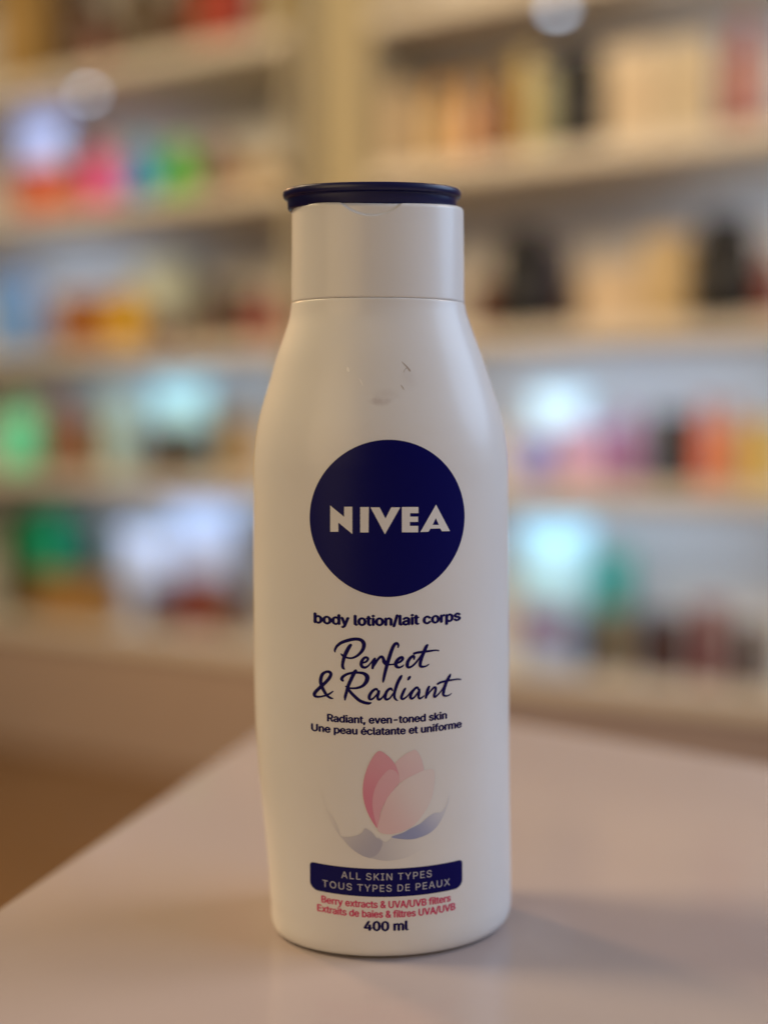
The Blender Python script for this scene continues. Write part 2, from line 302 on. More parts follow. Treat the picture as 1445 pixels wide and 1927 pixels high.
# ---------------------------------------------------------------- the lotion bottle
YAW = R(4.5)
PROF = [(0, 31.59, -1.23, 20.6), (0.5, 32.49, -0.98, 21.5), (1.3, 33.19, -0.63, 22.1), (2.6, 33.81, -0.33, 22.6), (4.3, 34.13, -0.13, 22.85), (7, 34.26, -0.03, 23), (10, 34.35, -0.2, 22.99), (15, 34.43, -0.34, 22.99), (20, 34.54, -0.55, 22.98), (30, 34.85, -1.07, 22.98), (40, 35.18, -1.62, 22.97), (50, 35.46, -2.06, 22.96), (60, 35.63, -2.34, 22.95), (75, 35.66, -2.52, 22.94), (90, 35.59, -2.56, 22.93), (105, 35.48, -2.57, 22.92), (120, 35.23, -2.57, 22.91), (130, 35.03, -2.6, 22.9), (135, 34.67, -2.63, 22.7), (140, 33.97, -2.66, 22.2), (145, 32.82, -2.7, 21.4), (150, 31.28, -2.75, 20.4), (155, 29.69, -2.82, 19.4), (160, 28.08, -2.9, 18.3), (165, 26.21, -2.99, 17.1), (170, 24.51, -3.07, 15.9), (172.5, 23.85, -3.26, 15.5), (174.2, 23.6, -3.26, 15.35)]
def pchip(k, z):
    ks = [p[0] for p in PROF]
    if z <= ks[0]: return PROF[0][k]
    if z >= ks[-1]: return PROF[-1][k]
    i = max(j for j in range(len(ks) - 1) if ks[j] <= z)
    def sl(j): return (PROF[j + 1][k] - PROF[j][k]) / (ks[j + 1] - ks[j])
    def tg(j):
        if j == 0: return sl(0)
        if j == len(ks) - 1: return sl(j - 1)
        a, b = sl(j - 1), sl(j)
        return 0 if a * b <= 0 else 2 * a * b / (a + b) if ks[j] > 12 else (a + b) / 2 * 0 + 2 * a * b / (a + b)
    h = ks[i + 1] - ks[i]; t = (z - ks[i]) / h
    return ((2*t**3 - 3*t**2 + 1) * PROF[i][k] + (t**3 - 2*t**2 + t) * h * tg(i) + (-2*t**3 + 3*t**2) * PROF[i + 1][k] + (t**3 - t**2) * h * tg(i + 1))
_tab = [(pchip(1, z * .25), pchip(2, z * .25), pchip(3, z * .25)) for z in range(0, 698)]
def sec(z):
    t = max(0, min(696.99, z / .25)); i = int(t); f = t - i
    return [_tab[i][k] * (1 - f) + _tab[min(697, i + 1)][k] * f for k in range(3)]
bottle = empty('lotion_bottle', (0, 0, .0003), YAW, label='white plastic lotion bottle with navy lid and round navy emblem on the beige table', category='bottle')

# white plastic with its scuffs and a faint smudge
m_white = bpy.data.materials.new('white_plastic'); m_white.use_nodes = True
n = m_white.node_tree.nodes; l = m_white.node_tree.links; b = n['Principled BSDF']
WHITE = (.80, .785, .77)
b.inputs['Coat Weight'].default_value = .18; b.inputs['Coat Roughness'].default_value = .16; b.inputs['Roughness'].default_value = .36; b.inputs['Subsurface Weight'].default_value = .12
b.inputs['Subsurface Radius'].default_value = (1, .9, .8); b.inputs['Subsurface Scale'].default_value = .002
tc = n.new('ShaderNodeTexCoord')
def blob(x, z, rx, rz, hard):      # 1 inside an elliptical stain at (x, z) metres, with a noisy rim
    mp = n.new('ShaderNodeMapping'); mp.inputs['Location'].default_value = (-x / rx, 0, -z / rz); mp.inputs['Scale'].default_value = (1 / rx, 0, 1 / rz)
    l.new(tc.outputs['Object'], mp.inputs['Vector'])
    ln = n.new('ShaderNodeVectorMath'); ln.operation = 'LENGTH'; l.new(mp.outputs[0], ln.inputs[0])
    nz = n.new('ShaderNodeTexNoise'); nz.inputs['Scale'].default_value = 420; l.new(tc.outputs['Object'], nz.inputs['Vector'])
    ad = n.new('ShaderNodeMath'); ad.operation = 'MULTIPLY_ADD'; ad.inputs[1].default_value = 1.1; l.new(nz.outputs['Fac'], ad.inputs[0]); l.new(ln.outputs['Value'], ad.inputs[2])
    mr = n.new('ShaderNodeMapRange'); mr.interpolation_type = 'SMOOTHSTEP'; mr.inputs[1].default_value = 1.55; mr.inputs[2].default_value = 1.55 - hard; l.new(ad.outputs[0], mr.inputs[0])
    return mr.outputs[0]
def mixc(fac, a, bcol, k):
    mu = n.new('ShaderNodeMath'); mu.operation = 'MULTIPLY'; mu.inputs[1].default_value = k; l.new(fac, mu.inputs[0])
    mx = n.new('ShaderNodeMix'); mx.data_type = 'RGBA'; l.new(mu.outputs[0], mx.inputs[0])
    if isinstance(a, tuple): mx.inputs[6].default_value = (*a, 1)
    else: l.new(a, mx.inputs[6])
    mx.inputs[7].default_value = (*bcol, 1); return mx.outputs[2]
nz = n.new('ShaderNodeTexNoise'); nz.inputs['Scale'].default_value = 60; nz.inputs['Detail'].default_value = 6; l.new(tc.outputs['Object'], nz.inputs['Vector'])
c0 = mixc(nz.outputs['Fac'], WHITE, tuple(x * .93 for x in WHITE), 1)
c0 = mixc(blob(-.0045, .1475, .0040, .0016, .9), c0, (.42, .34, .33), .42)
c0 = mixc(blob(-.0030, .1492, .0055, .0022, 1.2), c0, (.50, .42, .40), .22)
c0 = mixc(blob(.0030, .1530, .0030, .0045, 1.2), c0, (.50, .44, .42), .16)
l.new(c0, b.inputs['Base Color'])
bz = n.new('ShaderNodeTexNoise'); bz.inputs['Scale'].default_value = 900; bz.inputs['Detail'].default_value = 3; l.new(tc.outputs['Object'], bz.inputs['Vector'])
bp = n.new('ShaderNodeBump'); bp.inputs['Strength'].default_value = .12; bp.inputs['Distance'].default_value = .0001; l.new(bz.outputs['Fac'], bp.inputs['Height']); l.new(bp.outputs[0], b.inputs['Normal'])

NAVY = (.0035, .0032, .095)
m_navy = mat('navy_plastic', (.004, .004, .060), .36, bump=.1, bscale=500)
m_print = mat('navy_print', NAVY, .34)
m_print.node_tree.nodes['Principled BSDF'].inputs['Specular IOR Level'].default_value = .12
m_ink = mat('navy_ink', (.008, .005, .090), .5)
m_ink.node_tree.nodes['Principled BSDF'].inputs['Specular IOR Level'].default_value = .08
m_wprint = mat('white_print', (.76, .745, .73), .45)
m_thin = mat('thin_white_print', (.52, .52, .58), .45)
m_red = mat('crimson_ink', (.62, .018, .13), .5)

def rings(name, rows, N, m, cap_ends=True, parent=None):
    vs, fs = [], []
    for row in rows: vs += row
    for k in range(len(rows) - 1):
        for i in range(N):
            j = (i + 1) % N; fs.append((k * N + i, k * N + j, (k + 1) * N + j, (k + 1) * N + i))
    if cap_ends:
        fs.append(tuple(range(N))[::-1]); fs.append(tuple(range((len(rows) - 1) * N, len(rows) * N)))
    me = bpy.data.meshes.new(name); me.from_pydata([(x * .001, y * .001, z * .001) for x, y, z in vs], [], fs); me.update()
    return link(name, me, m, parent)
def oval(a, x0, b, z, N, zf=None):
    out = []
    for i in range(N):
        t = 2 * math.pi * i / N; x, y = a * math.cos(t), b * math.sin(t)
        out.append((x + x0, y, zf(x, y) if zf else z))
    return out
N = 256
a0, x00, b0 = sec(0)
rows = [oval(a0 * .80, x00, b0 * .80, .9, N), oval(a0 * .90, x00, b0 * .88, .9, N), oval(a0 * .955, x00, b0 * .95, .35, N), oval(a0 * .985, x00, b0 * .985, .03, N)]
zs = [0, .25, .5, .9, 1.3, 2, 2.6, 3.4, 4.3, 5.5, 7] + [8 + i for i in range(0, 166)] + [173.6, 173.9]
for z in zs:
    a, x0, bb = sec(z); rows.append(oval(a, x0, bb, z if z else .0, N))
a, x0, bb = sec(174.2)
rows += [oval(a - .06, x0, bb - .06, 174.22, N), oval(a - .2, x0, bb - .2, 174.3, N), oval(a - 1.2, x0, bb - 1.2, 174.3, N), oval(a - 3, x0, bb - 3, 174.3, N)]
rings('bottle_body', rows, N, m_white, True, bottle)

# the white cap: oval, rounded shoulder, a saddle-shaped rim and a thumb scallop under the lid
CX = -3.30
def ztop(x): return 198.5 + 1.5 * (abs(x) / 23.2) ** 2
def cap_sec(z): return 23.5 - .012 * (z - 174.5), 15.25 - .010 * (z - 174.5)
N2 = 640; rows = []
def caprow(inset, v, zadd, base=174.40):
    out = []
    for i in range(N2):
        t = 2 * math.pi * i / N2; ct, st = math.cos(t), math.sin(t)
        zt = ztop(23.2 * ct) + zadd; z = base + (zt - base) * v if v is not None else base
        a, bb = cap_sec(z); a -= inset; bb -= inset
        x, y = a * ct + CX, bb * st
        if y < 0 and v is not None:
            d = math.hypot((x + 5.9) , (z - 205.9))
            k = max(0, min(1, (10.9 - d) / .55)); k = k * k * (3 - 2 * k)
            y += k * .6
        out.append((x, y, z))
    return out
rows.append(caprow(2.4, None, 0)); rows.append(caprow(.2, None, 0)); rows.append(caprow(.05, None, 0, 174.45)); rows.append(caprow(0, None, 0, 174.8))
for k in range(1, 111): rows.append(caprow(0, k / 110 * 1.0, -1.1, 174.8))
for k in range(1, 9):
    t = k / 8 * math.pi / 2; rows.append(caprow(1.1 * (1 - math.cos(t)), 1.0, -1.1 + 1.1 * math.sin(t), 174.8))
rows.append(caprow(3.2, 1.0, 0, 174.8)); rows.append(caprow(8, 1.0, -.3, 174.8))
rings('cap', rows, N2, m_white, True, bottle)

# navy flip lid: a collar with a rolled lip, hanging over a little to the left
lid = empty('lid_pivot', (0, 0, 0))
bpy.data.objects.remove(lid)
LX = -4.85
def lidrow(a, bb, z, bow): return oval(a, 0, bb, 0, 256, lambda x, y: z + bow * (x / 23.5) ** 2)
rows = [lidrow(20, 12, 197.5, 1.3), lidrow(22.6, 12.9, 197.6, 1.6), lidrow(22.85, 13.2, 197.8, 1.6), lidrow(22.9, 13.3, 200.9, .4), lidrow(22.95, 13.4, 201.15, .5), lidrow(23.2, 14.1, 201.22, .6)]
cz, rz_, ra = 202.35, 1.05, .62
for k in range(0, 13):
    t = -math.pi / 2 + math.pi * k / 12
    rows.append(lidrow(23.5 + ra * math.cos(t), 14.3 + ra * math.cos(t), cz + rz_ * math.sin(t), .65))
rows += [lidrow(22.4, 13.4, 203.45, .7), lidrow(18, 11, 203.7, .7), lidrow(8, 5, 203.85, .6), lidrow(2, 1.4, 203.9, .5)]
lo = rings('lid', rows, 256, m_navy, True, bottle)
lo.location = (LX * .001, 0, .0004); lo.rotation_euler = (0, R(-.75), 0)
lo.location.x += .2027 * math.sin(R(.75))

# ---- printing: flat ink laid on the curved front of the body
def wrap(me, name, m, off, parent, seg=1.3, bow=True):
    bm = bmesh.new(); bm.from_mesh(me)
    bmesh.ops.remove_doubles(bm, verts=bm.verts[:], dist=1e-4)
    xs = [v.co.x for v in bm.verts]; ys = [v.co.y for v in bm.verts]
    def cuts(lo, hi, step, no):
        k = math.ceil(lo / step)
        while k * step < hi:
            g = bm.verts[:] + bm.edges[:] + bm.faces[:]
            bmesh.ops.bisect_plane(bm, geom=g, plane_co=(k * step, k * step, 0), plane_no=no, dist=1e-5); k += 1
    cuts(min(xs), max(xs), seg, (1, 0, 0)); cuts(min(ys), max(ys), seg * 4, (0, 1, 0))
    for v in bm.verts:
        x, z = v.co.x, v.co.y + (.0011 * (v.co.x + 2.9) ** 2 if bow else 0); a, x0, bb = sec(z)
        q = max(0, 1 - ((x - x0) / a) ** 2); y = -bb * math.sqrt(q)
        nx, ny = (x - x0) / a ** 2, y / bb ** 2; ln = math.hypot(nx, ny)
        v.co = Vector(((x + nx / ln * off) * .001, (y + ny / ln * off) * .001, z * .001))
    for f in bm.faces:
        f.normal_update()
        if f.normal.y > 0: f.normal_flip()
        f.smooth = True
    me2 = bpy.data.meshes.new(name); bm.to_mesh(me2); bm.free()
    o = link(name, me2, m, parent); o.visible_shadow = True
    return o
def fill(polys):
    cu = bpy.data.curves.new('f', 'CURVE'); cu.dimensions = '2D'; cu.fill_mode = 'BOTH'
    for pts in polys:
        s = cu.splines.new('POLY'); s.points.add(len(pts) - 1); s.use_cyclic_u = True
        for i, p in enumerate(pts): s.points[i].co = (p[0], p[1], 0, 1)
    o = bpy.data.objects.new('f', cu); me = bpy.data.meshes.new_from_object(o)
    bpy.data.objects.remove(o); return me
try:
    FONT = bpy.data.fonts.load(bpy.utils.resource_path('LOCAL') + '/datafiles/fonts/Inter.woff2')     # Blender's own interface font
except Exception:
    FONT = None
def text_mesh(body, xc, width, zb, cap_h, bold=0, space=1.0):
    cu = bpy.data.curves.new('t', 'FONT'); cu.body = body; cu.size = 1; cu.space_character = space; cu.fill_mode = 'NONE'; cu.resolution_u = 5
    if FONT: cu.font = FONT
    o = bpy.data.objects.new('t', cu); wire = bpy.data.meshes.new_from_object(o); bpy.data.objects.remove(o)
    # outlines, vertex order kept; filled by the non-zero winding rule
    vs = [(v.co.x, v.co.y) for v in wire.vertices]; loops = []; start = 0; nxt = {}
    for e in wire.edges: nxt.setdefault(max(e.vertices), set()).add(min(e.vertices))
    for k in range(1, len(vs) + 1):
        if k == len(vs) or (k - 1) not in nxt.get(k, ()): loops.append(list(range(start, k))); start = k
    loops = [l_ for l_ in loops if len(l_) > 2]
    sh = [Vector(v) for v in vs]; ed = [(l_[q], l_[(q + 1) % len(l_)]) for l_ in loops for q in range(len(l_))]
    ov, oe, of, _, _, _ = delaunay_2d_cdt(sh, ed, [], 0, 1e-6)
    boxes = [(min(vs[q][0] for q in l_), max(vs[q][0] for q in l_), [vs[q] for q in l_]) for l_ in loops]
    keep = []
    for f_ in of:
        cx_ = sum(ov[q].x for q in f_) / len(f_); cy_ = sum(ov[q].y for q in f_) / len(f_); wn = 0
        for lo_, hi_, P_ in boxes:
            if not lo_ <= cx_ <= hi_: continue
            for q in range(len(P_)):
                (x1, y1), (x2, y2) = P_[q - 1], P_[q]
                if (y1 <= cy_) != (y2 <= cy_):
                    side = (x2 - x1) * (cy_ - y1) - (cx_ - x1) * (y2 - y1)
                    if y1 <= cy_ and side > 0: wn += 1
                    elif y1 > cy_ and side < 0: wn -= 1
        if wn: keep.append(tuple(f_))
    me = bpy.data.meshes.new('t'); me.from_pydata([(v.x, v.y, 0) for v in ov], [], keep); me.update()
    bmk = bmesh.new(); bmk.from_mesh(me); bmesh.ops.delete(bmk, geom=[v for v in bmk.verts if not v.link_faces], context='VERTS'); bmk.to_mesh(me); bmk.free()
    xs = [v.co.x for v in me.vertices]; lo, hi = min(xs), max(xs); s = width / (hi - lo); sz = cap_h / max(v.co.y for v in me.vertices)
    for v in me.vertices: v.co = Vector((xc + (v.co.x - (lo + hi) / 2) * s, zb + v.co.y * sz, 0))
    return me
def smooth_closed(pts, k=6):
    out = []; m_ = len(pts)
    for i in range(m_):
        p0, p1, p2, p3 = pts[i - 1], pts[i], pts[(i + 1) % m_], pts[(i + 2) % m_]
        for j in range(k):
            t = j / k; out.append(tuple(.5 * (2 * p1[c] + (p2[c] - p0[c]) * t + (2 * p0[c] - 5 * p1[c] + 4 * p2[c] - p3[c]) * t * t + (3 * p1[c] - p0[c] - 3 * p2[c] + p3[c]) * t ** 3) for c in (0, 1)))
    return out

def print_line(body, xc, width, zb, cap_h, weight, m, off, parent, offset=.0, space=1.0):
    """one printed line; heavier weights are inked three times, a hair apart"""
    bmx = bmesh.new(); hs = [(-weight, 0), (weight, 0), (0, weight * .6), (0, -weight * .6), (0, 0)] if weight else [(0, 0)]
    for k, (dx, dz) in enumerate(hs):
        o = wrap(text_mesh(body, xc + dx, width - 2 * weight, zb + dz, cap_h, offset, space), 's', m, off + .004 * k, None)
        bmx.from_mesh(o.data); bpy.data.objects.remove(o)
    me = bpy.data.meshes.new('printed_line'); bmx.to_mesh(me); bmx.free()
    return link('printed_line', me, m, parent)
disc = [(-2.45 + 20.15 * math.cos(2 * math.pi * i / 160), 117.45 + 20.2 * math.sin(2 * math.pi * i / 160)) for i in range(160)]
emblem = wrap(fill([disc]), 'round_emblem', m_print, .05, bottle, bow=False)
LET = {'N': [(-17.33, 120.85), (-13.83, 117.96), (-13.81, 120.56), (-11.75, 120.58), (-11.78, 113.57), (-15.3, 116.5), (-15.31, 114.11), (-17.38, 114.08)], 'I': [(-9.75, 120.49), (-7.56, 120.49), (-7.68, 114.0), (-9.78, 114.0)], 'V': [(-7.14, 120.42), (-4.81, 120.41), (-3.35, 117.52), (-1.87, 120.39), (0.45, 120.36), (-3.49, 113.5)], 'E': [(0.87, 120.45), (5.17, 120.38), (5.17, 118.8), (3.02, 118.85), (3.01, 117.94), (5.08, 117.9), (5.08, 116.55), (2.95, 116.59), (2.95, 115.56), (5.11, 115.51), (5.11, 113.87), (0.87, 113.96)], 'A': [(9.82, 120.89), (13.59, 113.9), (11.41, 113.93), (10.93, 114.69), (8.32, 114.71), (7.85, 113.95), (5.67, 113.92)], 'A_hole': [(9.75, 117.42), (8.92, 115.67), (10.6, 115.61)]}
for k_ in ('N', 'I', 'V', 'E', 'A'):
    wrap(fill([LET[k_]] + ([LET['A_hole']] if k_ == 'A' else [])), 'letter', m_wprint, .10, emblem, bow=False)
print_line('body lotion/lait corps', -2.55, 38.6, 89.85, 2.72, .25, m_ink, .05, bottle)

# brush-script title, drawn as strokes of varying width
STROKES = [[(-16.36, 82.78, 0.25), (-16.39, 83.3, 0.46), (-15.93, 84.25, 0.57), (-14.85, 85.21, 0.66), (-13.26, 85.86, 0.71), (-11.79, 86.23, 0.71), (-10.55, 86.28, 0.69), (-9.53, 85.94, 0.76), (-8.97, 85.02, 0.87), (-9.14, 83.87, 0.78), (-9.77, 82.82, 0.66), (-10.79, 81.88, 0.53), (-11.93, 81.34, 0.46), (-13.06, 81.32, 0.41), (-14.08, 81.7, 0.41), (-14.53, 82.03, 0.46), (-14.85, 82.35, 0.23)], [(-12.37, 84.69, 0.64), (-12.65, 84.34, 0.76), (-13.28, 83.22, 0.83), (-13.91, 81.82, 0.8), (-14.26, 80.65, 0.71), (-14.46, 79.48, 0.66), (-14.35, 78.73, 0.64), (-14.01, 78.36, 0.3)], [(-9.38, 80.07, 0.41), (-8.42, 80.4, 0.46), (-7.94, 81.09, 0.53), (-8.24, 81.5, 0.5), (-8.87, 81.38, 0.57), (-9.49, 80.62, 0.66), (-9.69, 79.75, 0.71), (-9.39, 79.06, 0.64), (-8.71, 78.87, 0.53), (-7.97, 79.24, 0.41), (-7.22, 80.05, 0.34), (-6.37, 81.03, 0.5), (-6.14, 81.21, 0.46)], [(-6.16, 81.09, 0.5), (-6.49, 80.05, 0.76), (-6.77, 78.72, 0.53)], [(-6.77, 78.77, 0.34), (-6.14, 79.82, 0.5), (-5.4, 80.97, 0.53), (-4.77, 81.6, 0.57), (-4.26, 81.59, 0.64), (-3.92, 80.95, 0.69), (-3.75, 80.37, 0.87), (-3.18, 79.78, 0.76), (-2.37, 79.59, 0.39), (-1.4, 79.63, 0.34)], [(-0.16, 84.05, 0.3), (-0.07, 84.57, 0.46), (-0.43, 85.1, 0.6), (-1.06, 84.83, 0.69), (-1.69, 83.69, 0.76), (-2.33, 81.85, 0.8), (-2.96, 79.78, 0.76), (-3.54, 77.58, 0.71), (-3.95, 75.73, 0.57), (-4.06, 74.98, 0.28)], [(-1.41, 79.63, 0.34), (-0.38, 79.95, 0.41), (0.43, 80.27, 0.48), (1.07, 80.94, 0.55), (0.89, 81.41, 0.57), (0.2, 81.2, 0.64), (-0.55, 80.41, 0.73), (-0.78, 79.61, 0.76), (-0.49, 78.96, 0.66), (0.2, 78.77, 0.46), (0.89, 79.03, 0.37), (1.26, 79.37, 0.25)], [(4.0, 80.82, 0.39), (4.03, 81.4, 0.57), (3.68, 81.59, 0.6), (2.98, 81.1, 0.66), (2.4, 80.2, 0.73), (2.22, 79.27, 0.76), (2.51, 78.74, 0.57), (3.21, 78.82, 0.46), (4.14, 79.48, 0.44), (5.08, 80.54, 0.41), (5.84, 81.54, 0.41), (6.49, 82.44, 0.46)], [(7.55, 84.3, 0.5), (7.25, 83.91, 0.71), (6.67, 82.66, 0.76), (6.02, 81.07, 0.76), (5.67, 79.69, 0.71), (5.72, 78.93, 0.66), (6.37, 78.66, 0.48), (7.32, 78.84, 0.34), (7.91, 79.21, 0.25)], [(4.03, 82.27, 0.53), (4.85, 82.47, 0.53), (6.49, 82.61, 0.53), (8.38, 82.73, 0.46), (9.81, 82.81, 0.34), (10.59, 82.64, 0.32)], [(2.92, 76.16, 0.5), (2.68, 75.82, 0.6), (2.51, 75.54, 0.46)], [(-17.06, 70.49, 0.3), (-17.69, 70.63, 0.5), (-18.48, 71.17, 0.6), (-19.27, 72.35, 0.69), (-19.94, 73.83, 0.76), (-20.1, 75.22, 0.76), (-19.69, 76.65, 0.71), (-18.78, 77.4, 0.57), (-17.87, 77.45, 0.64), (-17.47, 76.83, 0.69), (-17.99, 75.69, 0.71), (-19.14, 74.34, 0.69), (-20.41, 73.09, 0.71), (-21.44, 71.96, 0.73), (-21.79, 71.22, 0.73), (-21.39, 70.73, 0.57), (-20.31, 70.75, 0.44), (-18.82, 71.2, 0.41), (-17.79, 71.73, 0.41), (-16.99, 72.36, 0.28)], [(-14.42, 75.32, 0.5), (-14.7, 75.72, 0.69), (-14.36, 76.37, 0.64), (-13.33, 77.04, 0.55), (-11.97, 77.42, 0.53), (-10.26, 77.51, 0.53), (-8.9, 77.23, 0.71), (-8.17, 76.42, 0.96), (-8.34, 75.26, 0.87), (-9.26, 74.09, 0.64), (-10.62, 73.5, 0.53), (-11.99, 73.35, 0.41), (-13.12, 73.5, 0.39), (-13.69, 73.83, 0.28)], [(-11.11, 77.96, 0.69), (-11.4, 77.55, 0.78), (-12.2, 75.91, 0.76), (-13.01, 74.03, 0.73), (-13.47, 72.38, 0.66), (-13.82, 71.09, 0.62), (-13.88, 70.27, 0.34)], [(-12.95, 72.98, 0.57), (-12.22, 72.07, 0.66), (-11.2, 71.04, 0.69), (-10.07, 70.12, 0.69), (-8.82, 69.61, 0.66), (-7.79, 69.44, 0.6), (-7.22, 69.58, 0.32)], [(-5.45, 72.64, 0.29), (-5.68, 73.12, 0.5), (-6.16, 73.13, 0.53), (-6.92, 72.55, 0.63), (-7.54, 71.58, 0.69), (-7.64, 70.8, 0.65), (-7.21, 70.46, 0.48), (-6.55, 70.8, 0.4), (-5.88, 71.57, 0.34), (-5.4, 72.15, 0.34)], [(-5.11, 72.63, 0.48), (-5.31, 72.05, 0.69), (-5.5, 71.18, 0.59), (-5.36, 70.55, 0.57), (-4.93, 70.45, 0.48), (-4.26, 70.97, 0.38), (-3.59, 71.93, 0.34), (-3.11, 72.6, 0.38)], [(-1.67, 72.76, 0.32), (-1.96, 73.21, 0.52), (-2.53, 73.13, 0.57), (-3.11, 72.51, 0.63), (-3.49, 71.54, 0.67), (-3.54, 70.77, 0.63), (-3.11, 70.42, 0.52), (-2.35, 70.74, 0.38), (-1.68, 71.6, 0.36), (-1.19, 72.27, 0.34)], [(0.74, 76.52, 0.46), (0.45, 76.09, 0.69), (-0.23, 74.86, 0.71), (-0.81, 73.23, 0.67), (-1.15, 71.88, 0.63), (-1.1, 70.9, 0.55), (-0.72, 70.31, 0.42), (-0.28, 70.05, 0.21)], [(1.7, 73.13, 0.44), (1.41, 72.66, 0.59), (0.92, 71.61, 0.63), (0.68, 70.75, 0.59), (1.07, 70.39, 0.48), (1.7, 70.7, 0.4), (2.47, 71.35, 0.32), (3.05, 72.1, 0.29), (3.64, 72.66, 0.32)], [(2.86, 76.14, 0.48), (2.67, 75.81, 0.63), (2.47, 75.48, 0.42)], [(5.16, 72.67, 0.34), (4.96, 73.22, 0.52), (4.42, 73.15, 0.53), (3.69, 72.36, 0.59), (3.16, 71.42, 0.63), (3.06, 70.74, 0.63), (3.5, 70.42, 0.52), (4.13, 70.78, 0.4), (4.81, 71.62, 0.38), (5.35, 72.37, 0.38)], [(5.45, 72.75, 0.42), (5.35, 71.98, 0.63), (5.2, 70.91, 0.55), (5.45, 70.36, 0.48), (5.99, 70.47, 0.4), (6.68, 70.97, 0.25)], [(8.01, 73.26, 0.5), (7.66, 72.51, 0.69), (7.37, 71.46, 0.63), (7.17, 70.44, 0.53)], [(7.22, 70.49, 0.31), (7.86, 71.42, 0.32), (8.65, 72.34, 0.4), (9.35, 72.97, 0.46), (9.8, 72.83, 0.55), (9.7, 71.86, 0.61), (9.4, 70.91, 0.57), (9.55, 70.46, 0.52), (10.25, 70.84, 0.38), (11.15, 71.74, 0.32), (11.76, 72.56, 0.31), (12.26, 73.4, 0.32)], [(13.78, 76.0, 0.42), (13.48, 75.44, 0.63), (12.77, 74.23, 0.71), (12.16, 72.62, 0.73), (11.91, 71.47, 0.67), (11.96, 70.78, 0.57), (12.57, 70.43, 0.4), (13.49, 70.58, 0.29), (14.1, 70.95, 0.21)], [(10.35, 73.86, 0.46), (11.15, 74.19, 0.5), (12.67, 74.44, 0.48), (14.2, 74.53, 0.4), (15.74, 74.59, 0.34), (16.73, 74.41, 0.27)]]
title = None
def stroke_mesh(st):
    pts = []; m_ = len(st)
    for i in range(m_ - 1):
        p0, p1, p2, p3 = st[max(0, i - 1)], st[i], st[i + 1], st[min(m_ - 1, i + 2)]
        for j in range(7):
            t = j / 7; pts.append(tuple(.5 * (2 * p1[c] + (p2[c] - p0[c]) * t + (2 * p0[c] - 5 * p1[c] + 4 * p2[c] - p3[c]) * t * t + (3 * p1[c] - p0[c] - 3 * p2[c] + p3[c]) * t ** 3) for c in (0, 1, 2)))
    pts.append(st[-1]); L_, R_ = [], []
    for i, p in enumerate(pts):
        a = pts[max(0, i - 1)]; b2 = pts[min(len(pts) - 1, i + 1)]; d = Vector((b2[0] - a[0], b2[1] - a[1])); d.normalize(); nn = Vector((-d.y, d.x)); h = max(.06, p[2] * .62)
        L_.append(Vector(p[:2]) + nn * h); R_.append(Vector(p[:2]) - nn * h)
    def capend(i, sgn):
        p = pts[i]; q = pts[i + sgn]; d = Vector((p[0] - q[0], p[1] - q[1])).normalized(); h = max(.06, p[2] * .62); nn = Vector((-d.y, d.x))
        return [Vector(p[:2]) + nn * h * math.cos(a) + d * h * math.sin(a) for a in [math.pi * k / 8 for k in range(9)]]
    vs, fs = [], []
    for a, b3 in zip(L_, R_): vs += [(a.x, a.y, 0), (b3.x, b3.y, 0)]
    for i in range(len(pts) - 1): fs.append((2 * i, 2 * i + 1, 2 * i + 3, 2 * i + 2))
    for i, s_ in ((0, 1), (len(pts) - 1, -1)):
        k0 = len(vs); vs += [(v.x, v.y, 0) for v in capend(i, s_)]; fs.append(tuple(range(k0, k0 + 9)))
    me = bpy.data.meshes.new('s'); me.from_pydata(vs, [], fs); me.update(); return me
bmt = bmesh.new()
for i, st in enumerate(STROKES):
    o = wrap(stroke_mesh(st), 's', m_ink, .05 + .004 * (i % 9), None, 2.0, bow=False)
    bmt.from_mesh(o.data); me_ = o.data; bpy.data.objects.remove(o); bpy.data.meshes.remove(me_)
me = bpy.data.meshes.new('script_title'); bmt.to_mesh(me); bmt.free(); link('script_title', me, m_ink, bottle)

print_line('Radiant, even-toned skin', -2.81, 31.5, 64.1, 1.98, .15, m_ink, .05, bottle)
print_line('Une peau éclatante et uniforme', -2.81, 39.8, 61.1, 1.98, .15, m_ink, .05, bottle)

# flower and bowl motif: pale inks that fade across each shape
def fade_mat(name, c1, c2, p, q):     # colour runs from c1 at point p to c2 at point q (printed gradient, object space mm)
    m = bpy.data.materials.new(name); m.use_nodes = True; n = m.node_tree.nodes; l = m.node_tree.links; b = n['Principled BSDF']
    b.inputs['Roughness'].default_value = .42
    tc = n.new('ShaderNodeTexCoord'); d = Vector((q[0] - p[0], 0, q[1] - p[1])) * .001; L2 = d.length_squared
    dt = n.new('ShaderNodeVectorMath'); dt.operation = 'DOT_PRODUCT'; sb = n.new('ShaderNodeVectorMath'); sb.operation = 'SUBTRACT'
    sb.inputs[1].default_value = (p[0] * .001, 0, p[1] * .001); l.new(tc.outputs['Object'], sb.inputs[0]); l.new(sb.outputs[0], dt.inputs[0]); dt.inputs[1].default_value = d / L2
    rp = n.new('ShaderNodeValToRGB'); rp.color_ramp.elements[0].color = (*c1, 1); rp.color_ramp.elements[1].color = (*c2, 1); rp.color_ramp.interpolation = 'EASE'
    l.new(dt.outputs['Value'], rp.inputs[0]); l.new(rp.outputs[0], b.inputs['Base Color']); return m
